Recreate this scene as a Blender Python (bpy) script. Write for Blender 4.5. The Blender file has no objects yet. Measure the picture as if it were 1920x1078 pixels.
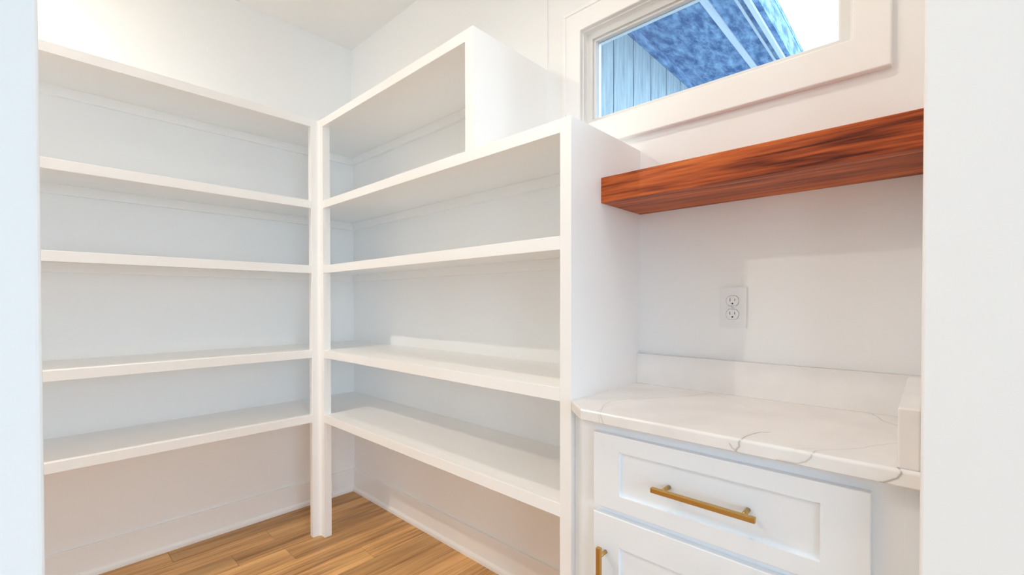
import bpy, bmesh, math, random
import numpy as np
from mathutils import Matrix, Vector

random.seed(7)
scene = bpy.context.scene
COL = scene.collection

# ------------------------------------------------------------------ camera
cam_d = bpy.data.cameras.new('camera')
cam = bpy.data.objects.new('camera', cam_d)
COL.objects.link(cam)
CAM = Vector((2.59898, -1.45675, 1.18426))
FW = Vector((-0.70217, 0.71191, -0.01191)).normalized()
RT = Vector((0.71197, 0.70220, -0.00151)).normalized()
UP = RT.cross(FW)
cam.matrix_world = Matrix(((RT.x, UP.x, -FW.x, CAM.x),
                           (RT.y, UP.y, -FW.y, CAM.y),
                           (RT.z, UP.z, -FW.z, CAM.z),
                           (0, 0, 0, 1)))
cam_d.sensor_fit = 'HORIZONTAL'
cam_d.sensor_width = 36.0
cam_d.lens = 849.05 / 1920 * 36.0
cam_d.shift_x = (960 - 908.67) / 1920
cam_d.shift_y = (576.55 - 539) / 1920
cam_d.clip_start = 0.02
cam_d.clip_end = 200
scene.camera = cam

# ------------------------------------------------------------------ sky
world = bpy.data.worlds.new('sky')
scene.world = world
world.use_nodes = True
wn = world.node_tree.nodes
wn['Background'].inputs['Color'].default_value = (0.655, 0.835, 1.0, 1)
wn['Background'].inputs['Strength'].default_value = 8.5

# ------------------------------------------------------------------ output
scene.view_settings.view_transform = 'Standard'
scene.view_settings.look = 'None'
scene.view_settings.exposure = -0.52
scene.view_settings.gamma = 1.0
scene.view_settings.use_curve_mapping = False
scene.cycles.max_bounces = 16
scene.cycles.diffuse_bounces = 12
scene.cycles.glossy_bounces = 4
scene.cycles.transparent_max_bounces = 8
scene.cycles.caustics_reflective = False
scene.cycles.caustics_refractive = False

LAMP_COL = (1.0, 0.89, 0.75)
LAMP_POWER = {'counter': 8.5, 'shelves': 34.0}


def portal(name, loc, rot, sx, sy):
    """sampling guide for the daylight that comes through a window opening"""
    d = bpy.data.lights.new(name, 'AREA')
    d.shape = 'RECTANGLE'
    d.size, d.size_y = sx, sy
    d.cycles.is_portal = True
    o = bpy.data.objects.new(name, d)
    o.location = loc
    o.rotation_euler = rot
    COL.objects.link(o)


# daylight openings: the pantry window in view, and the kitchen glazing behind the camera
portal('pantry_window_daylight', (2.063, 0.105, 2.006), (-math.pi / 2, 0, 0), 0.80, 0.36)
portal('kitchen_window_offscreen', (6.07, -2.8, 1.15), (0, math.pi / 2, 0), 2.3, 3.2)


portal('kitchen_window_offscreen', (4.575, -5.07, 1.45), (math.pi / 2, 0, 0), 0.75, 1.7)


# ------------------------------------------------------------------ materials
def new_mat(name):
    m = bpy.data.materials.new(name)
    m.use_nodes = True
    nt = m.node_tree
    return m, nt, nt.nodes['Principled BSDF'], nt.nodes['Material Output']


def N(nt, t, **kw):
    n = nt.nodes.new(t)
    for k, v in kw.items():
        if k in n.inputs:
            n.inputs[k].default_value = v
        else:
            setattr(n, k, v)
    return n


def paint(name, col, rough, bump=0.02, scale=350):
    m, nt, b, out = new_mat(name)
    b.inputs['Roughness'].default_value = rough
    tc = N(nt, 'ShaderNodeTexCoord')
    n = N(nt, 'ShaderNodeTexNoise')
    n.inputs['Scale'].default_value = scale
    n.inputs['Detail'].default_value = 3
    nt.links.new(tc.outputs['Object'], n.inputs['Vector'])
    mix = N(nt, 'ShaderNodeMix', data_type='RGBA')
    mix.inputs[6].default_value = (*[c * 0.985 for c in col], 1)
    mix.inputs[7].default_value = (*[min(1, c * 1.015) for c in col], 1)
    nt.links.new(n.outputs['Fac'], mix.inputs[0])
    nt.links.new(mix.outputs[2], b.inputs['Base Color'])
    bp = N(nt, 'ShaderNodeBump')
    bp.inputs['Strength'].default_value = bump
    bp.inputs['Distance'].default_value = 0.002
    nt.links.new(n.outputs['Fac'], bp.inputs['Height'])
    nt.links.new(bp.outputs['Normal'], b.inputs['Normal'])
    return m


WALL = paint('wall_paint', (0.875, 0.887, 0.892), 0.75, 0.05)
CEIL = paint('ceiling_paint', (0.85, 0.85, 0.845), 0.85, 0.08, 220)
TRIM = paint('trim_paint', (0.90, 0.905, 0.905), 0.38, 0.015, 500)
CABI = paint('cabinet_paint', (0.83, 0.87, 0.915), 0.35, 0.01, 500)
VINYL = paint('window_vinyl', (0.80, 0.80, 0.79), 0.4, 0.0)
PLAST = paint('outlet_plastic', (0.83, 0.84, 0.86), 0.3, 0.0)


def flat(name, col, rough=0.5, metal=0.0):
    m, nt, b, out = new_mat(name)
    b.inputs['Base Color'].default_value = (*col, 1)
    b.inputs['Roughness'].default_value = rough
    b.inputs['Metallic'].default_value = metal
    return m


HOLE = flat('dark_slot', (0.03, 0.03, 0.035), 0.8)
STEEL = flat('screw_paint', (0.62, 0.63, 0.65), 0.35, 0.4)


def brass_mat():
    m, nt, b, out = new_mat('brushed_brass')
    b.inputs['Metallic'].default_value = 1.0
    b.inputs['Roughness'].default_value = 0.36
    tc = N(nt, 'ShaderNodeTexCoord')
    n = N(nt, 'ShaderNodeTexNoise')
    n.inputs['Scale'].default_value = 900
    r = N(nt, 'ShaderNodeValToRGB')
    r.color_ramp.elements[0].color = (0.46, 0.27, 0.075, 1)
    r.color_ramp.elements[1].color = (0.66, 0.42, 0.14, 1)
    nt.links.new(tc.outputs['Object'], n.inputs['Vector'])
    nt.links.new(n.outputs['Fac'], r.inputs['Fac'])
    nt.links.new(r.outputs['Color'], b.inputs['Base Color'])
    return m


BRASS = brass_mat()


def wood_mat(name, cols, axis, scale, rough, stretch=14.0, rnd=0.0, fine=0.45, warp=0.35):
    """procedural timber; grain runs along `axis` of the object's own space"""
    m, nt, b, out = new_mat(name)
    b.inputs['Roughness'].default_value = rough
    b.inputs['Specular IOR Level'].default_value = 0.3
    tc = N(nt, 'ShaderNodeTexCoord')
    oi = N(nt, 'ShaderNodeObjectInfo')
    off = N(nt, 'ShaderNodeVectorMath', operation='SCALE')
    cmb = N(nt, 'ShaderNodeCombineXYZ')
    mul = N(nt, 'ShaderNodeMath', operation='MULTIPLY')
    mul.inputs[1].default_value = 37.0
    nt.links.new(oi.outputs['Random'], mul.inputs[0])
    for i in range(3):
        nt.links.new(mul.outputs[0], cmb.inputs[i])
    add = N(nt, 'ShaderNodeVectorMath', operation='ADD')
    nt.links.new(tc.outputs['Object'], add.inputs[0])
    nt.links.new(cmb.outputs[0], add.inputs[1])
    sc = [scale] * 3
    sc['xyz'.index(axis)] = scale / stretch
    mp = N(nt, 'ShaderNodeMapping')
    mp.inputs['Scale'].default_value = sc
    nt.links.new(add.outputs[0], mp.inputs['Vector'])
    n1 = N(nt, 'ShaderNodeTexNoise')
    n1.inputs['Scale'].default_value = 1.0
    n1.inputs['Detail'].default_value = 5
    n1.inputs['Roughness'].default_value = 0.55
    n1.inputs['Distortion'].default_value = warp
    nt.links.new(mp.outputs[0], n1.inputs['Vector'])
    mp2 = N(nt, 'ShaderNodeMapping')
    sc2 = [scale * 9] * 3
    sc2['xyz'.index(axis)] = scale * 9 / (stretch * 2.2)
    mp2.inputs['Scale'].default_value = sc2
    nt.links.new(add.outputs[0], mp2.inputs['Vector'])
    n2 = N(nt, 'ShaderNodeTexNoise')
    n2.inputs['Scale'].default_value = 1.0
    n2.inputs['Detail'].default_value = 4
    nt.links.new(mp2.outputs[0], n2.inputs['Vector'])
    mixf = N(nt, 'ShaderNodeMath', operation='MULTIPLY_ADD')
    nt.links.new(n2.outputs['Fac'], mixf.inputs[0])
    mixf.inputs[1].default_value = fine
    sub = N(nt, 'ShaderNodeMath', operation='SUBTRACT')
    nt.links.new(n1.outputs['Fac'], sub.inputs[0])
    sub.inputs[1].default_value = fine / 2
    nt.links.new(sub.outputs[0], mixf.inputs[2])
    r = N(nt, 'ShaderNodeValToRGB')
    els = r.color_ramp.elements
    els[0].position, els[0].color = cols[0][0], (*cols[0][1], 1)
    els[1].position, els[1].color = cols[-1][0], (*cols[-1][1], 1)
    for p, c in cols[1:-1]:
        e = els.new(p)
        e.color = (*c, 1)
    nt.links.new(mixf.outputs[0], r.inputs['Fac'])
    colout = r.outputs['Color']
    if rnd:
        hsv = N(nt, 'ShaderNodeHueSaturation')
        ma = N(nt, 'ShaderNodeMapRange')
        ma.inputs['To Min'].default_value = 1 - rnd
        ma.inputs['To Max'].default_value = 1 + rnd
        nt.links.new(oi.outputs['Random'], ma.inputs['Value'])
        nt.links.new(ma.outputs[0], hsv.inputs['Value'])
        nt.links.new(colout, hsv.inputs['Color'])
        colout = hsv.outputs['Color']
    nt.links.new(colout, b.inputs['Base Color'])
    bp = N(nt, 'ShaderNodeBump')
    bp.inputs['Strength'].default_value = 0.12
    bp.inputs['Distance'].default_value = 0.001
    nt.links.new(n2.outputs['Fac'], bp.inputs['Height'])
    nt.links.new(bp.outputs['Normal'], b.inputs['Normal'])
    return m


OAK = wood_mat('oak_plank', [(0.20, (0.20, 0.078, 0.020)), (0.38, (0.49, 0.27, 0.105)),
                             (0.55, (0.71, 0.41, 0.165)), (0.80, (0.86, 0.55, 0.25))],
               'y', 11.0, 0.40, 13.0, rnd=0.20, fine=0.65)
SAPELE = wood_mat('stained_hardwood', [(0.25, (0.075, 0.010, 0.002)), (0.40, (0.28, 0.050, 0.010)),
                                       (0.56, (0.50, 0.105, 0.020)), (0.8, (0.66, 0.19, 0.045))],
                  'x', 16.0, 0.46, 10.0, warp=0.9, fine=0.75)


def quartz_mat():
    m, nt, b, out = new_mat('veined_quartz')
    b.inputs['Roughness'].default_value = 0.22
    at = N(nt, 'ShaderNodeAttribute', attribute_name='vein')
    tc = N(nt, 'ShaderNodeTexCoord')
    n = N(nt, 'ShaderNodeTexNoise')
    n.inputs['Scale'].default_value = 9
    n.inputs['Detail'].default_value = 6
    nt.links.new(tc.outputs['Object'], n.inputs['Vector'])
    r = N(nt, 'ShaderNodeValToRGB')
    r.color_ramp.elements[0].position = 0.35
    r.color_ramp.elements[0].color = (0.78, 0.77, 0.765, 1)
    r.color_ramp.elements[1].position = 0.65
    r.color_ramp.elements[1].color = (0.84, 0.83, 0.825, 1)
    nt.links.new(n.outputs['Fac'], r.inputs['Fac'])
    mix = N(nt, 'ShaderNodeMix', data_type='RGBA')
    nt.links.new(at.outputs['Fac'], mix.inputs[0])
    nt.links.new(r.outputs['Color'], mix.inputs[6])
    mix.inputs[7].default_value = (0.27, 0.22, 0.19, 1)
    nt.links.new(mix.outputs[2], b.inputs['Base Color'])
    return m


QUARTZ = quartz_mat()


def glass_mat():
    m, nt, b, out = new_mat('window_glass')
    nt.nodes.remove(b)
    tr = N(nt, 'ShaderNodeBsdfTransparent')
    tr.inputs['Color'].default_value = (0.96, 0.98, 0.98, 1)
    gl = N(nt, 'ShaderNodeBsdfGlossy')
    gl.inputs['Roughness'].default_value = 0.02
    fr = N(nt, 'ShaderNodeFresnel')
    fr.inputs['IOR'].default_value = 1.45
    mx = N(nt, 'ShaderNodeMixShader')
    nt.links.new(fr.outputs[0], mx.inputs[0])
    nt.links.new(tr.outputs[0], mx.inputs[1])
    nt.links.new(gl.outputs[0], mx.inputs[2])
    nt.links.new(mx.outputs[0], out.inputs['Surface'])
    return m


GLASS = glass_mat()


def mottled(name, c0, c1, axis, scale, stretch, rough=0.7, lo=0.35, hi=0.65, bump=0.4):
    m, nt, b, out = new_mat(name)
    b.inputs['Roughness'].default_value = rough
    tc = N(nt, 'ShaderNodeTexCoord')
    mp = N(nt, 'ShaderNodeMapping')
    sc = [scale] * 3
    if axis:
        sc['xyz'.index(axis)] = scale / stretch
    mp.inputs['Scale'].default_value = sc
    nt.links.new(tc.outputs['Object'], mp.inputs['Vector'])
    n = N(nt, 'ShaderNodeTexNoise')
    n.inputs['Scale'].default_value = 1
    n.inputs['Detail'].default_value = 8
    n.inputs['Roughness'].default_value = 0.7
    nt.links.new(mp.outputs[0], n.inputs['Vector'])
    r = N(nt, 'ShaderNodeValToRGB')
    r.color_ramp.elements[0].position = lo
    r.color_ramp.elements[0].color = (*c0, 1)
    r.color_ramp.elements[1].position = hi
    r.color_ramp.elements[1].color = (*c1, 1)
    nt.links.new(n.outputs['Fac'], r.inputs['Fac'])
    nt.links.new(r.outputs['Color'], b.inputs['Base Color'])
    bp = N(nt, 'ShaderNodeBump')
    bp.inputs['Strength'].default_value = bump
    bp.inputs['Distance'].default_value = 0.003
    nt.links.new(n.outputs['Fac'], bp.inputs['Height'])
    nt.links.new(bp.outputs['Normal'], b.inputs['Normal'])
    return m


SIDING = mottled('siding_tone', (0.135, 0.20, 0.245), (0.34, 0.42, 0.455), 'z', 60, 12, 0.8, 0.3, 0.7)  # blue-grey base colour, mottled along the board length
SOFFIT = mottled('soffit_board', (0.004, 0.075, 0.22), (0.26, 0.43, 0.62), 'y', 26, 3.0, 0.75, 0.40, 0.70)  # blue base colour, mottled from deep to pale
FASCIA = mottled('fascia_paint', (0.44, 0.50, 0.57), (0.56, 0.62, 0.68), 'y', 20, 6, 0.7)
GROUND = mottled('gravel_ground', (0.42, 0.43, 0.44), (0.58, 0.59, 0.60), None, 14, 1, 0.9)

LENS, _nt, _b, _o = new_mat('lamp_lens')
_b.inputs['Base Color'].default_value = (0.9, 0.88, 0.84, 1)


# ------------------------------------------------------------------ helpers
def mesh_obj(name, bm, mat, smooth=False):
    me = bpy.data.meshes.new(name)
    bmesh.ops.recalc_face_normals(bm, faces=bm.faces)
    bm.to_mesh(me)
    bm.free()
    if mat:
        me.materials.append(mat)
    if smooth:
        for p in me.polygons:
            p.use_smooth = True
    o = bpy.data.objects.new(name, me)
    COL.objects.link(o)
    return o


def add_box(bm, x0, x1, y0, y1, z0, z1, bevel=0.0, seg=2):
    vs = [bm.verts.new((x, y, z)) for x in (x0, x1) for y in (y0, y1) for z in (z0, z1)]
    f = [(0, 1, 3, 2), (4, 6, 7, 5), (0, 4, 5, 1), (2, 3, 7, 6), (0, 2, 6, 4), (1, 5, 7, 3)]
    fs = [bm.faces.new([vs[i] for i in q]) for q in f]
    if bevel:
        es = list({e for q in fs for e in q.edges})
        bmesh.ops.bevel(bm, geom=es, offset=bevel, segments=seg, affect='EDGES', profile=0.5)


def box(name, b, mat, parent=None, bevel=0.0, seg=2, smooth=False):
    """box given in WORLD coordinates; the object's origin is the box's centre-bottom"""
    x0, x1, y0, y1, z0, z1 = b
    c = Vector(((x0 + x1) / 2, (y0 + y1) / 2, z0))
    bm = bmesh.new()
    add_box(bm, x0 - c.x, x1 - c.x, y0 - c.y, y1 - c.y, 0, z1 - z0, bevel, seg)
    o = mesh_obj(name, bm, mat, smooth)
    place(o, c, parent)
    return o


def world_loc(o):
    l = Vector(o.location)
    p = o.parent
    while p:
        l += p.location
        p = p.parent
    return l


def place(o, loc, parent=None):
    if parent:
        o.parent = parent
        o.location = Vector(loc) - world_loc(parent)
    else:
        o.location = loc


def shape(name, bm, mat, org, parent=None, smooth=False):
    """bmesh given in WORLD coordinates"""
    org = Vector(org)
    bmesh.ops.translate(bm, verts=bm.verts, vec=-org)
    o = mesh_obj(name, bm, mat, smooth)
    place(o, org, parent)
    return o


def prism(bm, pts, axis, a0, a1):
    """extrude a closed 2-D outline along an axis"""
    def P(u, v, a):
        return {'z': (u, v, a), 'x': (a, u, v), 'y': (u, a, v)}[axis]
    lo = [bm.verts.new(P(u, v, a0)) for u, v in pts]
    hi = [bm.verts.new(P(u, v, a1)) for u, v in pts]
    n = len(pts)
    bm.faces.new(lo[::-1])
    bm.faces.new(hi)
    for i in range(n):
        bm.faces.new((lo[i], lo[(i + 1) % n], hi[(i + 1) % n], hi[i]))


def cyl(bm, c, r, axis, a0, a1, n=16, r1=None):
    r1 = r if r1 is None else r1
    def P(u, v, a):
        return {'z': (u, v, a), 'x': (a, u, v), 'y': (u, a, v)}[axis]
    lo = [bm.verts.new(P(c[0] + r * math.cos(t), c[1] + r * math.sin(t), a0)) for t in [2 * math.pi * i / n for i in range(n)]]
    hi = [bm.verts.new(P(c[0] + r1 * math.cos(t), c[1] + r1 * math.sin(t), a1)) for t in [2 * math.pi * i / n for i in range(n)]]
    bm.faces.new(lo[::-1])
    bm.faces.new(hi)
    for i in range(n):
        bm.faces.new((lo[i], lo[(i + 1) % n], hi[(i + 1) % n], hi[i]))


def empty(name, loc):
    o = bpy.data.objects.new(name, None)
    o.empty_display_size = 0.1
    o.location = loc
    COL.objects.link(o)
    return o


def tag(o, label, cat, group=None, kind=None):
    o['label'] = label
    o['category'] = cat
    if group:
        o['group'] = group
    if kind:
        o['kind'] = kind
    return o


def struct(o, label=None, cat=None):
    o['kind'] = 'structure'
    if label:
        o['label'] = label
    if cat:
        o['category'] = cat
    return o


def boxes(name, bl, mat, parent=None, bevel=0.0):
    bm = bmesh.new()
    for b in bl:
        add_box(bm, *b)
    if bevel:
        bmesh.ops.bevel(bm, geom=list(bm.edges), offset=bevel, segments=2, affect='EDGES', profile=0.5)
    b0 = bl[0]
    return shape(name, bm, mat, ((b0[0] + b0[1]) / 2, (b0[2] + b0[3]) / 2, b0[4]), parent)


# ------------------------------------------------------------------ dimensions (metres, photo-calibrated)
DA, DB = 0.3948, 0.4112            # shelf depths on the left and the back wall
ZT = [2.0979, 1.6924, 1.3686, 0.9451, 0.6201]   # shelf heights, top of front rail
T = 0.0384                         # front rail height
XP, XPI = 1.8992, 1.8621           # end panel
XS, XSI = 1.5157, 1.4765           # step in the top row
ZC = 2.7604                        # ceiling
W = 0.041                          # stile width
XC = 2.589                         # right wall of the counter nook
ZTOP = 0.914                       # worktop
YSTUB = -0.522                     # corner of the right wall
YFRONT = -3.10
WX0, WX1, WZ0, WZ1 = 1.676, 2.454, 1.832, 2.180   # window opening

# ------------------------------------------------------------------ setting
floor = struct(boxes('floor', [(-0.12, 2.08, YFRONT - 0.12, 0.16, -0.10, -0.012), (2.08, 6.1, -5.1, 0.16, -0.10, -0.012)],
                     flat('subfloor', (0.30, 0.19, 0.10), 0.9)), 'warm oak plank floor running under the shelves', 'floor')
PW = 0.1245
END = {0: -0.994, 1: -0.592, 2: -0.792, 3: -0.590, 4: -1.13, 5: -0.33, 6: -0.80, 7: -0.42, 8: -1.05, 9: -0.60}
gap = 0.0006
for k in range(-1, 26):
    xa = 0.0215 + k * PW
    xb = xa + PW
    y = END.get(k, -random.uniform(0.1, 1.2)) + 1.22
    yend = -5.1 if xa > 2.0 else YFRONT - 0.1
    while y > yend:
        y0, y1 = max(y - 1.22, yend), min(y, 0.0)
        y -= 1.22
        if y1 <= y0 + 0.01:
            continue
        if xb > XC + 0.1 and y0 > YSTUB - 0.2:
            continue
        box('plank', (max(xa, 0.0) + gap, xb - gap, y0 + gap, y1 - gap, -0.012, 0.0), OAK, floor, 0.0008, 1)

ceiling = struct(boxes('ceiling', [(-0.12, 2.08, YFRONT - 0.12, 0.16, ZC, ZC + 0.12), (2.08, 6.1, -5.1, 0.16, ZC, ZC + 0.12)], CEIL),
                 'flat off-white painted ceiling', 'ceiling')
struct(box('wall_left', (-0.12, 0.0, YFRONT - 0.12, 0.10, -0.012, ZC), WALL), 'off-white painted wall behind the long run of shelves', 'wall')

STEP = 0.006
wb = []
wb.append((0.0, XS, 0.0, 0.10, -0.012, ZC))
wb.append((0.0, XS, -STEP, 0.0, ZT[0] + 0.0003, ZC))
wb.append((XS, WX0, 0.0, 0.10, -0.012, ZC))
wb.append((WX0, WX1, 0.0, 0.10, -0.012, WZ0))
wb.append((WX0, WX1, 0.0, 0.10, WZ1, ZC))
wb.append((WX1, 6.1, 0.0, 0.10, -0.012, ZC))
struct(boxes('wall_back', wb, WALL), 'white painted wall holding the window and the outlet', 'wall')

# right: short return beside the counter, its near face runs on into the kitchen
bm = bmesh.new()
prism(bm, [(XC, 0.0), (XC, YSTUB), (6.1, YSTUB), (6.1, YSTUB + 0.12), (XC + 0.13, YSTUB + 0.12), (XC + 0.13, 0.0)], 'z', -0.012, ZC)
ed = [e for e in bm.edges if abs(e.verts[0].co.x - XC) < 1e-5 and abs(e.verts[1].co.x - XC) < 1e-5
      and abs(e.verts[0].co.y - YSTUB) < 1e-5 and abs(e.verts[1].co.y - YSTUB) < 1e-5]
bmesh.ops.bevel(bm, geom=ed, offset=0.004, segments=3, affect='EDGES', profile=0.5)
struct(shape('wall_right', bm, WALL, (XC, YSTUB, 0)), 'pale painted wall corner at the end of the worktop', 'wall')

# left side of the entrance: a pier, then an unseen opening added for light
bm = bmesh.new()
prism(bm, [(1.95, -1.75), (2.08, -1.75), (2.08, -1.4474), (1.95, -1.4474)], 'z', -0.012, ZC)
ed = [e for e in bm.edges if abs(e.verts[0].co.y + 1.4474) < 1e-5 and abs(e.verts[1].co.y + 1.4474) < 1e-5
      and abs(e.verts[0].co.z - e.verts[1].co.z) > 1]
bmesh.ops.bevel(bm, geom=ed, offset=0.004, segments=3, affect='EDGES', profile=0.5)
add_box(bm, 1.95, 2.08, -2.95, -1.75, 2.3, ZC)
add_box(bm, 1.95, 2.08, -5.1, -2.95, -0.012, ZC)
struct(shape('wall_entry', bm, WALL, (2.0, -1.6, 0)), 'bright bluish-white wall edge at the pantry entrance', 'wall')
struct(box('wall_front', (0.0, 1.95, YFRONT - 0.12, YFRONT, -0.012, ZC), WALL), 'white pantry wall opposite the window', 'wall')
# kitchen beyond the entrance, with its big glazed openings
struct(boxes('wall_kitchen', [(6.0, 6.12, -5.1, -4.4, -0.012, ZC), (6.0, 6.12, -1.2, YSTUB, -0.012, ZC),
                              (6.0, 6.12, -4.4, -1.2, 2.3, ZC)], WALL),
       'white kitchen wall around a wide glazed opening', 'wall')
struct(boxes('wall_kitchen_side', [(2.08, 4.2, -5.12, -5.0, -0.012, ZC), (4.95, 6.0, -5.12, -5.0, -0.012, ZC),
                                   (4.2, 4.95, -5.12, -5.0, -0.012, 0.6), (4.2, 4.95, -5.12, -5.0, 2.3, ZC)], WALL),
       'white kitchen wall around a tall window', 'wall')

# baseboards with shoe moulding
BT, BH = 0.013, 0.136


def shoe_profile(s):
    r = 0.012
    pts = [(0, 0), (r, 0), (r, 0.010)]
    for i in range(1, 5):
        a = math.pi / 2 * i / 4
        pts.append((r * math.cos(a), 0.010 + 0.016 * math.sin(a)))
    return pts


bb = struct(box('baseboard_left', (0.0, BT, YFRONT, 0.0, 0.0, BH), TRIM, None, 0.0015), 'plain white baseboard under the left shelves', 'baseboard')
bm = bmesh.new()
prism(bm, [(BT + u, v) for u, v in shoe_profile(1)], 'y', YFRONT, 0.0)
shape('shoe_moulding', bm, TRIM, (BT, -1, 0), bb)
bb = struct(box('baseboard_back', (BT, XPI + 0.01, -BT, 0.0, 0.0, BH), TRIM, None, 0.0015), 'plain white baseboard under the shelves by the end panel', 'baseboard')
bm = bmesh.new()
prism(bm, [(-BT - u, v) for u, v in shoe_profile(1)], 'x', 0.0, XPI + 0.01)
shape('shoe_moulding', bm, TRIM, (0.8, -BT, 0), bb)

# ------------------------------------------------------------------ window
win = empty('window_1', ((WX0 + WX1) / 2, 0.0, WZ0))
struct(win, 'fixed picture window in white casing above the wooden shelf', 'window')
CT = 0.021
CX0, CX1, CZ0, CZ1 = 1.606, 2.528, 1.743, 2.258


bm = bmesh.new()
_o = [(CX0, CZ0), (CX1, CZ0), (CX1, CZ1), (CX0, CZ1)]
_i = [(WX0, WZ0), (WX1, WZ0), (WX1, WZ1), (WX0, WZ1)]
_v = [[bm.verts.new((x, y, z)) for x, z in q] for q, y in ((_o, 0.0), (_o, -CT), (_i, -CT), (_i, 0.0))]
for a in range(4):
    for k in range(4):
        n = (k + 1) % 4
        bm.faces.new((_v[a][k], _v[a][n], _v[(a + 1) % 4][n], _v[(a + 1) % 4][k]))
bmesh.ops.bevel(bm, geom=[e for e in bm.edges if all(abs(v.co.y + CT) < 1e-6 for v in e.verts)
                          and (all(v in _v[1] for v in e.verts) or all(v in _v[2] for v in e.verts))],
                offset=0.004, segments=3, affect='EDGES', profile=0.5)
shape('casing', bm, TRIM, (CX0, -CT, CZ0), win)
# back band: a raised lip round the outside of the casing
for nm, b in (('back_band', (CX0 - 0.005, CX0 + 0.009, -CT - 0.005, 0.0, CZ0, CZ1 - 0.009)),
              ('back_band', (CX0 - 0.005, CX1, -CT - 0.005, 0.0, CZ1 - 0.009, CZ1 + 0.005))):
    box(nm, b, TRIM, win, 0.002)
# jamb liner
jl = 0.004
boxes('jamb_liner', [(WX0, WX0 + jl, -0.002, 0.10, WZ0, WZ1), (WX1 - jl, WX1, -0.002, 0.10, WZ0, WZ1),
                     (WX0 + jl, WX1 - jl, -0.002, 0.10, WZ0, WZ0 + jl), (WX0 + jl, WX1 - jl, -0.002, 0.10, WZ1 - jl, WZ1)], TRIM, win)
# vinyl frame + glazing bead + pane
FY0, FY1, FWD = 0.022, 0.072, 0.028
fx0, fx1, fz0, fz1 = WX0 + jl, WX1 - jl, WZ0 + jl, WZ1 - jl


def ring(name, x0, x1, z0, z1, w, y0, y1, mat, parent):
    return boxes(name, [(x0, x0 + w, y0, y1, z0, z1), (x1 - w, x1, y0, y1, z0, z1),
                        (x0 + w, x1 - w, y0, y1, z0, z0 + w), (x0 + w, x1 - w, y0, y1, z1 - w, z1)], mat, parent)


sash = ring('sash_frame', fx0, fx1, fz0, fz1, FWD - 0.006, FY0, FY1, VINYL, win)
ring('glazing_bead', fx0 + FWD - 0.006, fx1 - FWD + 0.006, fz0 + FWD - 0.006, fz1 - FWD + 0.006, 0.006, FY0 + 0.012, FY0 + 0.05, TRIM, sash)
box('pane', (fx0 + FWD - 0.002, fx1 - FWD + 0.002, FY0 + 0.03, FY0 + 0.034, fz0 + FWD - 0.002, fz1 - FWD + 0.002), GLASS, sash)

# ------------------------------------------------------------------ shelving
BRD = 0.015     # visible board thickness below the rail top
CLH, CLT = 0.042, 0.018
RT_ = 0.019
LEFT_END = YFRONT

left = empty('shelving_unit', (DA / 2, -1.6, 0))
tag(left, 'white painted five-tier shelving along the blank wall, running to the entrance', 'shelves')
for z in ZT:
    s = box('shelf', (0.0, DA - RT_, LEFT_END, -DB - 0.0002, z - BRD, z), TRIM, left)
    box('front_rail', (DA - RT_, DA, LEFT_END, -DB - W, z - T, z), TRIM, s, 0.0012, 2)
    box('cleat', (0.0, CLT, LEFT_END, -DB - 0.0002, z - BRD - CLH, z - BRD), TRIM, s, 0.001, 1)
# front stile of the left run, two layers thick, with a cove where it meets its neighbour
box('stile', (DA - RT_, DA, -DB - W, -DB, 0.0, ZT[0] + 0.0005), TRIM, left, 0.0012, 2)
box('stile_backing', (DA - 0.034, DA - RT_, -DB - W + 0.002, -DB, 0.0, ZT[0] - 0.001), TRIM, left)
r = 0.013
bm = bmesh.new()
prism(bm, [(DA - 0.0005, -DB), (DA + r, -DB)] +
      [(DA + r - r * math.sin(a), -DB - r + r * math.cos(a)) for a in [math.pi / 2 * i / 6 for i in range(7)]] +
      [(DA - 0.0005, -DB - r)], 'z', 0.0, ZT[0] - 0.001)
shape('cove_moulding', bm, TRIM, (DA, -DB, 0), left)

right = empty('shelving_unit', (0.95, -DB / 2, 0))
tag(right, 'white painted five-tier shelving with stepped top and solid end panel beside the worktop', 'shelves')
for i, z in enumerate(ZT):
    xe = XSI if i == 0 else XPI
    bm = bmesh.new()
    prism(bm, [(0, 0), (0, -DB), (DA - RT_, -DB), (DA - RT_, -DB + RT_), (xe, -DB + RT_), (xe, 0)], 'z', z - BRD, z)
    s = shape('shelf', bm, TRIM, (xe / 2, -DB / 2, z - BRD), right)
    box('front_rail', (DA + W, xe, -DB, -DB + RT_, z - T, z), TRIM, s, 0.0012, 2)
    box('cleat', (CLT, xe, -CLT, 0.0, z - BRD - CLH, z - BRD), TRIM, s, 0.001, 1)
    box('cleat', (0.0, CLT, -DB, 0.0, z - BRD - CLH, z - BRD), TRIM, s)
box('stile', (DA, DA + W, -DB, -DB + RT_, 0.0, ZT[0] + 0.0005), TRIM, right, 0.0012, 2)
box('stile_backing', (DA, DA + W - 0.001, -DB + RT_, -DB + 0.038, 0.0, ZT[0] - 0.001), TRIM, right)
# raised top box end and the end panel of the lower tiers
box('box_end_panel', (XSI, XS, -DB, 0.0, ZT[1] - 0.001, ZT[0]), TRIM, right, 0.0012, 2)
box('end_panel', (XPI, XP, -DB, 0.0, 0.0, ZT[1]), TRIM, right, 0.0012, 2)

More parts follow.
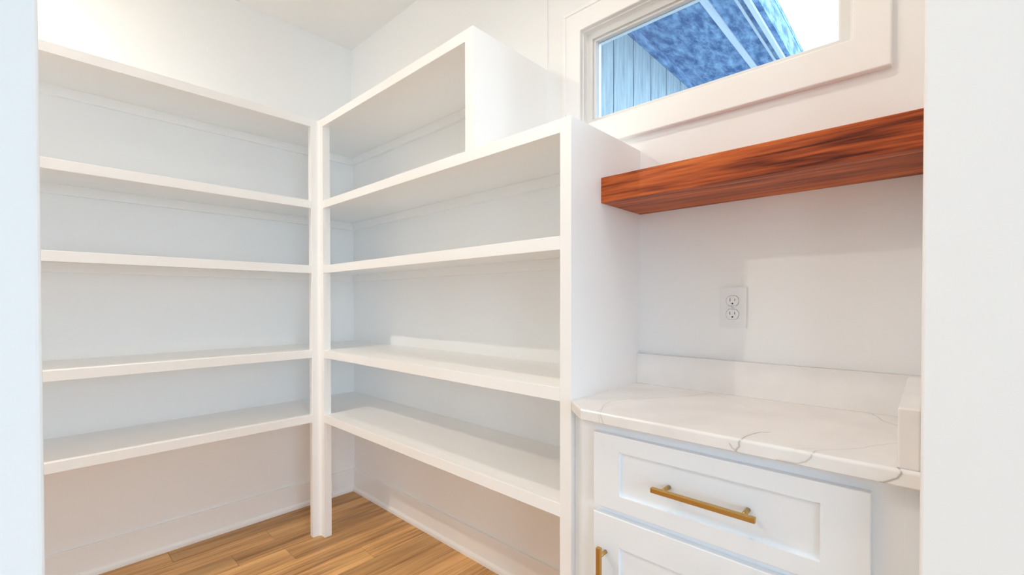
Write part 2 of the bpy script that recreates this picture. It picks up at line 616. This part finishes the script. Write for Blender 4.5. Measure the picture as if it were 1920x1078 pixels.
# ------------------------------------------------------------------ base cabinet
cab = empty('base_cabinet', (2.26, -0.22, 0))
tag(cab, 'white shaker base cabinet with one drawer over a door, under the quartz top', 'cabinet')
CBX0, CBY = 1.945, -0.428
FR = 0.019
ZB = 0.886
boxes('body', [(CBX0, CBX0 + 0.018, CBY + FR, -0.002, 0.10, ZB), (XC - 0.018, XC - 0.001, CBY + FR, -0.002, 0.10, ZB),
               (CBX0 + 0.018, XC - 0.018, CBY + FR, -0.002, 0.10, 0.118), (CBX0 + 0.018, XC - 0.018, -0.012, -0.002, 0.118, ZB),
               (CBX0, CBX0 + 0.045, CBY, CBY + FR, 0.10, ZB), (2.49, 2.5695, CBY, CBY + FR, 0.10, ZB),
               (CBX0 + 0.045, 2.49, CBY, CBY + FR, ZB - 0.055, ZB), (CBX0 + 0.045, 2.49, CBY, CBY + FR, 0.645, 0.685),
               (CBX0 + 0.045, 2.49, CBY, CBY + FR, 0.10, 0.14)], CABI, cab)
box('filler_strip', (2.5695, XC - 0.0005, CBY - 0.0005, CBY + FR, 0.10, ZB), CABI, cab, 0.0006, 1)
box('filler_strip', (XP + 0.0005, CBX0 - 0.002, -0.392, -0.374, 0.0, ZB), CABI, cab, 0.001, 1)
box('toe_kick', (CBX0, XC - 0.001, -0.355, -0.34, 0.0, 0.10), CABI, cab)


def shaker(name, x0, x1, z0, z1, st, rt, rb):
    """drawer or door front with a recessed flat panel, one mesh"""
    y0, y1, yp = CBY - FR, CBY - 0.0003, CBY - FR + 0.008
    bm = bmesh.new()
    o = [(x0, z0), (x1, z0), (x1, z1), (x0, z1)]
    i = [(x0 + st, z0 + rb), (x1 - st, z0 + rb), (x1 - st, z1 - rt), (x0 + st, z1 - rt)]
    OF = [bm.verts.new((x, y0, z)) for x, z in o]
    OB = [bm.verts.new((x, y1, z)) for x, z in o]
    IF = [bm.verts.new((x, y0, z)) for x, z in i]
    IP = [bm.verts.new((x, yp, z)) for x, z in i]
    for k in range(4):
        n = (k + 1) % 4
        bm.faces.new((OF[k], OF[n], IF[n], IF[k]))
        bm.faces.new((IF[k], IF[n], IP[n], IP[k]))
        bm.faces.new((OF[n], OF[k], OB[k], OB[n]))
    bm.faces.new(IP)
    bm.faces.new(OB[::-1])
    bm.edges.ensure_lookup_table()
    es = [e for e in bm.edges if all(v in OF for v in e.verts)]
    bmesh.ops.bevel(bm, geom=es, offset=0.0022, segments=3, affect='EDGES', profile=0.5)
    return shape(name, bm, CABI, ((x0 + x1) / 2, y1, z0), cab)


FY = CBY - FR
drawer = shaker('drawer_front', 1.9905, 2.5285, 0.672, 0.856, 0.0705, 0.038, 0.038)
door = shaker('door', 1.9905, 2.5285, 0.125, 0.655, 0.0705, 0.071, 0.071)


def pull(parent, axis, c, length, cc):
    """square bar pull on two round posts"""
    bm = bmesh.new()
    h = 0.0055
    yb0, yb1 = FY - 0.0385, FY - 0.0275
    if axis == 'x':
        add_box(bm, c[0] - length / 2, c[0] + length / 2, yb0, yb1, c[1] - h, c[1] + h, 0.0012, 2)
        ps = [(c[0] - cc / 2, c[1]), (c[0] + cc / 2, c[1])]
    else:
        add_box(bm, c[0] - h, c[0] + h, yb0, yb1, c[1] - length / 2, c[1] + length / 2, 0.0012, 2)
        ps = [(c[0], c[1] - cc / 2), (c[0], c[1] + cc / 2)]
    o = shape('bar_pull', bm, BRASS, (c[0], yb1, c[1]), parent)
    o['label'] = 'brushed brass square bar handle'
    for p in ps:
        bm = bmesh.new()
        cyl(bm, p, 0.0047, 'y', yb1 - 0.001, FY + 0.0085, 20)
        shape('pull_post', bm, BRASS, (p[0], yb1, p[1]), parent, True)
    return o


pull(drawer, 'x', (2.2595, 0.7655), 0.206, 0.160)
pull(door, 'z', (2.0255, 0.585 - 0.103), 0.206, 0.160)

# ------------------------------------------------------------------ quartz worktop
top = empty('countertop', (2.25, -0.24, ZB))
tag(top, 'white quartz worktop with thin brown-grey veins, clipped corner and low splash', 'countertop')
CF, CCX, CCY = -0.4716, 1.968, -0.409
veins = [  # (points, width, strength)
    ([(2.033, CF, .886), (2.029, CF, .897), (2.022, CF, .914), (2.014, -.448, .914), (1.991, -.398, .914), (1.979, -.339, .914),
      (2.002, -.278, .914), (2.049, -.213, .914), (2.105, -.128, .914), (2.131, -.040, .914), (2.14, -.02, .914)], .0016, .30),
    ([(2.022, CF, .886), (2.017, CF, .914), (2.003, -.43, .914), (1.998, -.37, .914), (2.012, -.30, .914), (2.05, -.22, .914)], .0013, .2),
    ([(2.3235, CF, .884), (2.327, CF, .893), (2.3315, CF, .899), (2.331, CF, .908), (2.335, CF, .914), (2.338, -.43, .914), (2.348, -.392, .914), (2.362, -.378, .914)], .0018, .62),
    ([(2.327, CF, .889), (2.319, CF, .893), (2.314, CF, .901)], .0015, .5),
    ([(2.395, CF, .888), (2.427, CF, .889), (2.440, CF, .896), (2.4475, CF, .905), (2.450, CF, .914), (2.452, -.455, .914)], .0013, .5),
    ([(2.452, -.455, .914), (2.464, -.433, .914), (2.487, -.407, .914)], .0011, .28),
    ([(2.487, -.407, .914), (2.507, -.378, .914), (2.542, -.309, .914), (2.561, -.28, .914)], .0011, .28),
    ([(2.528, CF, .884), (2.546, CF, .888), (2.562, CF, .899), (2.567, CF, .908), (2.566, CF, .914), (2.562, -.462, .914)], .0016, .75),
    ([(2.500, -.028, .914), (2.511, -.054, .914), (2.525, -.099, .914), (2.549, -.126, .914), (2.561, -.135, .914)], .0013, .5),
    ([(2.13, -.03, .914), (2.20, -.09, .914), (2.27, -.155, .914), (2.31, -.185, .914)], .0012, .18),
    ([(2.42, CF, .914), (2.435, -.452, .914), (2.45, -.44, .914)], .0011, .25),
]


VS = []
for pts, w, s in veins:
    pv = [Vector(p) for p in pts]
    # jitter into shorter irregular pieces
    out = [pv[0]]
    for a, b in zip(pv, pv[1:]):
        n = max(1, int((b - a).length / 0.012))
        for i in range(1, n + 1):
            q = a.lerp(b, i / n)
            if i < n:
                q = q + Vector((random.uniform(-1, 1), random.uniform(-1, 1) if abs(a.y - b.y) > 1e-6 else 0, 0)) * 0.0016
            out.append(q)
    VS.append((out, w, s, min(p.x for p in out) - .006, max(p.x for p in out) + .006))


def vein_mask(P):
    """strength of the veining at each point of an (n, 3) array"""
    m = np.zeros(len(P))
    for pts, w, s, xa, xb in VS:
        idx = np.where((P[:, 0] > xa) & (P[:, 0] < xb))[0]
        Q = P[idx]
        d = np.full(len(Q), 9.0)
        for a, b in zip(pts, pts[1:]):
            a, b = np.array(a), np.array(b)
            ab = b - a
            t = np.clip(((Q - a) @ ab) / max(ab @ ab, 1e-12), 0, 1)
            d = np.minimum(d, np.linalg.norm(Q - a - t[:, None] * ab, axis=1))
        v = s * np.clip(1 - (d / (w * 1.15)) ** 2, 0, 1) + 0.08 * s * np.clip(1 - d / (w * 5), 0, 1)
        m[idx] = np.maximum(m[idx], np.minimum(v, 1))
    return m


def front_y(x):
    if x < CCX:
        t = (x - XP) / (CCX - XP)
        return CCY + (CF - CCY) * t
    return CF


xs = [XP + 0.0004 + (CCX - XP - 0.0004) * i / 46 for i in range(46)] + [CCX + (XC - CCX - 0.0004) * i / 420 for i in range(421)]
verts, rings = [], []
NY = 260
for x in xs:
    yf = front_y(x)
    prof = []
    for j in range(NY + 1):
        t = j / NY
        prof.append((-0.0005 + (yf + 0.006 + 0.0005) * t, ZTOP))
    for a in (22, 45, 68, 90):
        a = math.radians(a)
        prof.append((yf + 0.006 - 0.006 * math.sin(a), ZTOP - 0.006 + 0.006 * math.cos(a)))
    for j in range(1, 15):
        prof.append((yf, ZTOP - 0.006 - (ZTOP - 0.006 - ZB - 0.002) * j / 14))
    prof.append((yf + 0.002, ZB))
    prof.append((-0.0005, ZB))
    rings.append((len(verts), len(prof)))
    verts += [(x, y, z) for y, z in prof]
faces = []
npf = rings[0][1]
for i in range(len(xs) - 1):
    a, b = rings[i][0], rings[i + 1][0]
    for j in range(npf):
        k = (j + 1) % npf
        faces.append((a + j, a + k, b + k, b + j))
faces.append(tuple(range(npf))[::-1])
faces.append(tuple(rings[-1][0] + j for j in range(npf)))
me = bpy.data.meshes.new('slab')
org = Vector((2.25, -0.24, ZB))
me.from_pydata([tuple(Vector(v) - org) for v in verts], [], faces)
me.materials.append(QUARTZ)
at = me.attributes.new('vein', 'FLOAT', 'POINT')
P = np.array(verts)
vals = vein_mask(P) * (P[:, 2] > ZB + 0.0015)
at.data.foreach_set('value', vals)
bmq = bmesh.new()
bmq.from_mesh(me)
bmesh.ops.recalc_face_normals(bmq, faces=bmq.faces)
bmq.to_mesh(me)
bmq.free()
slab = bpy.data.objects.new('slab', me)
COL.objects.link(slab)
place(slab, org, top)
ZSP, YSP, XSS = 1.0124, -0.0248, 2.5614
box('backsplash', (XP + 0.0004, XC - 0.0004, YSP, -0.0005, ZTOP - 0.0003, ZSP), QUARTZ, top, 0.0015, 2)
box('side_splash', (XSS, XC - 0.0004, -0.4652, YSP - 0.0003, ZTOP - 0.0003, ZSP), QUARTZ, top, 0.003, 3)

# ------------------------------------------------------------------ floating wooden shelf
fs = empty('floating_shelf', (2.24, -0.128, 1.4772))
tag(fs, 'thick reddish-brown stained wood floating shelf under the window', 'shelf')
Z0, Z1, YS = 1.4772, 1.5521, -0.2555
b = box('front_board', (XP + 0.0005, XC - 0.0005, YS, YS + 0.019, Z0, Z1), SAPELE, fs, 0.001, 2)
box('bottom_board', (XP + 0.0005, XC - 0.0005, YS + 0.019, -0.0005, Z0 + 0.0004, Z0 + 0.018), SAPELE, fs)
box('top_board', (XP + 0.0005, XC - 0.0005, YS + 0.019, -0.0005, Z1 - 0.018, Z1 - 0.0004), SAPELE, fs)

# ------------------------------------------------------------------ outlet
ou = empty('wall_outlet', (2.1855, 0.0, 1.108))
tag(ou, 'white duplex electrical outlet on the wall above the worktop', 'outlet')
OX, OZ = 2.1855, 1.167


def recept_outline(cx, cz, k=1.0):
    R, h = 0.0168 * k, 0.0143 * k
    a0 = math.asin(h / R)
    return [(cx + R * math.cos(q + a), cz + R * math.sin(q + a))
            for q in (0, math.pi) for a in [-a0 + 2 * a0 * i / 10 for i in range(11)]]


def circle(cx, cz, r, n=12):
    return [(cx + r * math.cos(2 * math.pi * i / n), cz + r * math.sin(2 * math.pi * i / n)) for i in range(n)]


def rect(x0, x1, z0, z1):
    return [(x0, z0), (x1, z0), (x1, z1), (x0, z1)]


def pierced(outer, holes, yf, yb):
    """a flat plate with real through-holes: front face, outer rim and the walls of each hole"""
    bm = bmesh.new()
    edges = []
    for loop in [outer] + holes:
        f = [bm.verts.new((x, yf, z)) for x, z in loop]
        k = [bm.verts.new((x, yb, z)) for x, z in loop]
        for a in range(len(loop)):
            n = (a + 1) % len(loop)
            edges.append(bm.edges.new((f[a], f[n])))
            bm.faces.new((f[a], f[n], k[n], k[a]))
    bmesh.ops.triangle_fill(bm, use_beauty=True, use_dissolve=False, edges=edges, normal=(0, -1, 0))
    return bm


RZ = (OZ + 0.0195, OZ - 0.0195)
bm = pierced(rect(OX - .0363, OX + .0363, OZ - .059, OZ + .059), [recept_outline(OX, cz, 1.06) for cz in RZ], -0.006, 0.0)
shape('cover_plate', bm, PLAST, (OX, 0, OZ), ou)
for cz in RZ:
    s1 = (OX - 0.0075, OX - 0.0052, cz - 0.0008, cz + 0.0078)
    s2 = (OX + 0.0052, OX + 0.0073, cz, cz + 0.0072)
    bm = pierced(recept_outline(OX, cz), [rect(*s1), rect(*s2), circle(OX, cz - 0.0075, 0.0026)], -0.0078, -0.0002)
    rc = shape('receptacle', bm, PLAST, (OX, -0.006, cz), ou)
    # dark moulded body at the bottom of the pin holes
    for q in (s1, s2):
        box('slot', (q[0] - .0004, q[1] + .0004, -0.0014, -0.0002, q[2] - .0004, q[3] + .0004), HOLE, rc)
    bm = bmesh.new()
    cyl(bm, (OX, cz - 0.0075), 0.003, 'y', -0.0014, -0.0002, 12)
    shape('ground_hole', bm, HOLE, (OX, -0.001, cz - 0.0075), rc)
# slotted screw head: a disc with a notch cut into it
Rs, hs = 0.0034, 0.0005
a0 = math.asin(hs / Rs)
arc = [math.pi / 2 + a0 + (2 * math.pi - 2 * a0) * i / 22 for i in range(23)]
bm = bmesh.new()
prism(bm, [(OX + Rs * math.cos(a), OZ + Rs * math.sin(a)) for a in arc] + [(OX + hs, OZ - 0.0024), (OX - hs, OZ - 0.0024)], 'y', -0.0072, -0.005)
shape('screw', bm, STEEL, (OX, -0.006, OZ), ou)


# ------------------------------------------------------------------ recessed ceiling lamps (the room's own light)
def downlight(x, y, power, spread, label):
    t = empty('recessed_downlight', (x, y, ZC))
    tag(t, label, 'ceiling light', 'recessed ceiling lights')
    bm = bmesh.new()
    n = 32
    ro, ri = 0.085, 0.065
    prof = [(ro, 0.0), (ro, -0.004), (ri + .004, -0.007), (ri, -0.004), (ri, 0.0)]
    vs = [[bm.verts.new((x + r_ * math.cos(2 * math.pi * i / n), y + r_ * math.sin(2 * math.pi * i / n), ZC + z_)) for r_, z_ in prof] for i in range(n)]
    for i in range(n):
        for j in range(len(prof)):
            k = (j + 1) % len(prof)
            bm.faces.new((vs[i][j], vs[(i + 1) % n][j], vs[(i + 1) % n][k], vs[i][k]))
    shape('trim_ring', bm, TRIM, (x, y, ZC), t, True)
    bm = bmesh.new()
    cyl(bm, (x, y), ri, 'z', ZC - 0.003, ZC, 32)
    shape('lens', bm, LENS, (x, y, ZC), t)
    d = bpy.data.lights.new('downlight_lamp_offscreen', 'AREA')
    d.shape = 'DISK'
    d.size = 0.05
    d.spread = math.radians(spread)
    d.energy = power
    d.color = LAMP_COL
    o = bpy.data.objects.new('downlight_lamp_offscreen', d)
    COL.objects.link(o)
    o.parent = t
    o.location = (0, 0, -0.008)


downlight(2.06, -0.86, LAMP_POWER['counter'], 152, 'round recessed ceiling light over the worktop end of the pantry')
downlight(0.55, -2.15, LAMP_POWER['shelves'], 178, 'round recessed ceiling light over the blank-wall shelves')

# ------------------------------------------------------------------ outside the window
XW, ZS = 1.50, 2.575
sd = empty('house_siding', (XW, 2.2, -0.3))
tag(sd, 'pale blue-grey vertical board siding outside the window', 'siding')
g = 0.203
y = 0.103
y_next = 0.344
i = 0
while y < 4.6:
    y1 = y_next if i == 0 else y + g
    box('siding_board', (XW - 0.02, XW, y + 0.0045, y1 - 0.0045, -0.3, ZS), SIDING, sd, 0.001, 1)
    y = y1
    i += 1
box('sheathing', (XW - 0.06, XW - 0.018, 0.103, y, -0.3, ZS), SIDING, sd)

so = empty('roof_eave', (1.76, 2.2, ZS))
tag(so, 'mottled blue roof eave with pale battens seen through the window', 'eave')
box('soffit_panel', (XW - 0.3, 1.985, 0.103, 5.2, ZS, ZS + 0.012), SOFFIT, so)
box('frieze_board', (XW, XW + 0.02, 0.105, 5.2, ZS - 0.045, ZS), SOFFIT, so, 0.001, 1)
box('batten', (1.828, 1.858, 0.105, 5.2, ZS - 0.008, ZS), FASCIA, so)
box('batten', (1.944, 1.956, 0.105, 5.2, ZS - 0.006, ZS), FASCIA, so)
box('fascia_board', (1.985, 2.005, 0.105, 5.2, ZS - 0.03, ZS + 0.12), FASCIA, so)
box('drip_edge', (2.005, 2.028, 0.105, 5.2, ZS - 0.012, ZS + 0.12), SOFFIT, so)
box('roof_deck', (XW - 0.3, 2.03, 0.103, 5.2, ZS + 0.12, ZS + 0.15), SOFFIT, so)
gr = box('ground', (-20, 26, -26, 30, -0.5, -0.3), GROUND)
struct(gr, 'pale gravel ground outside the house', 'ground')
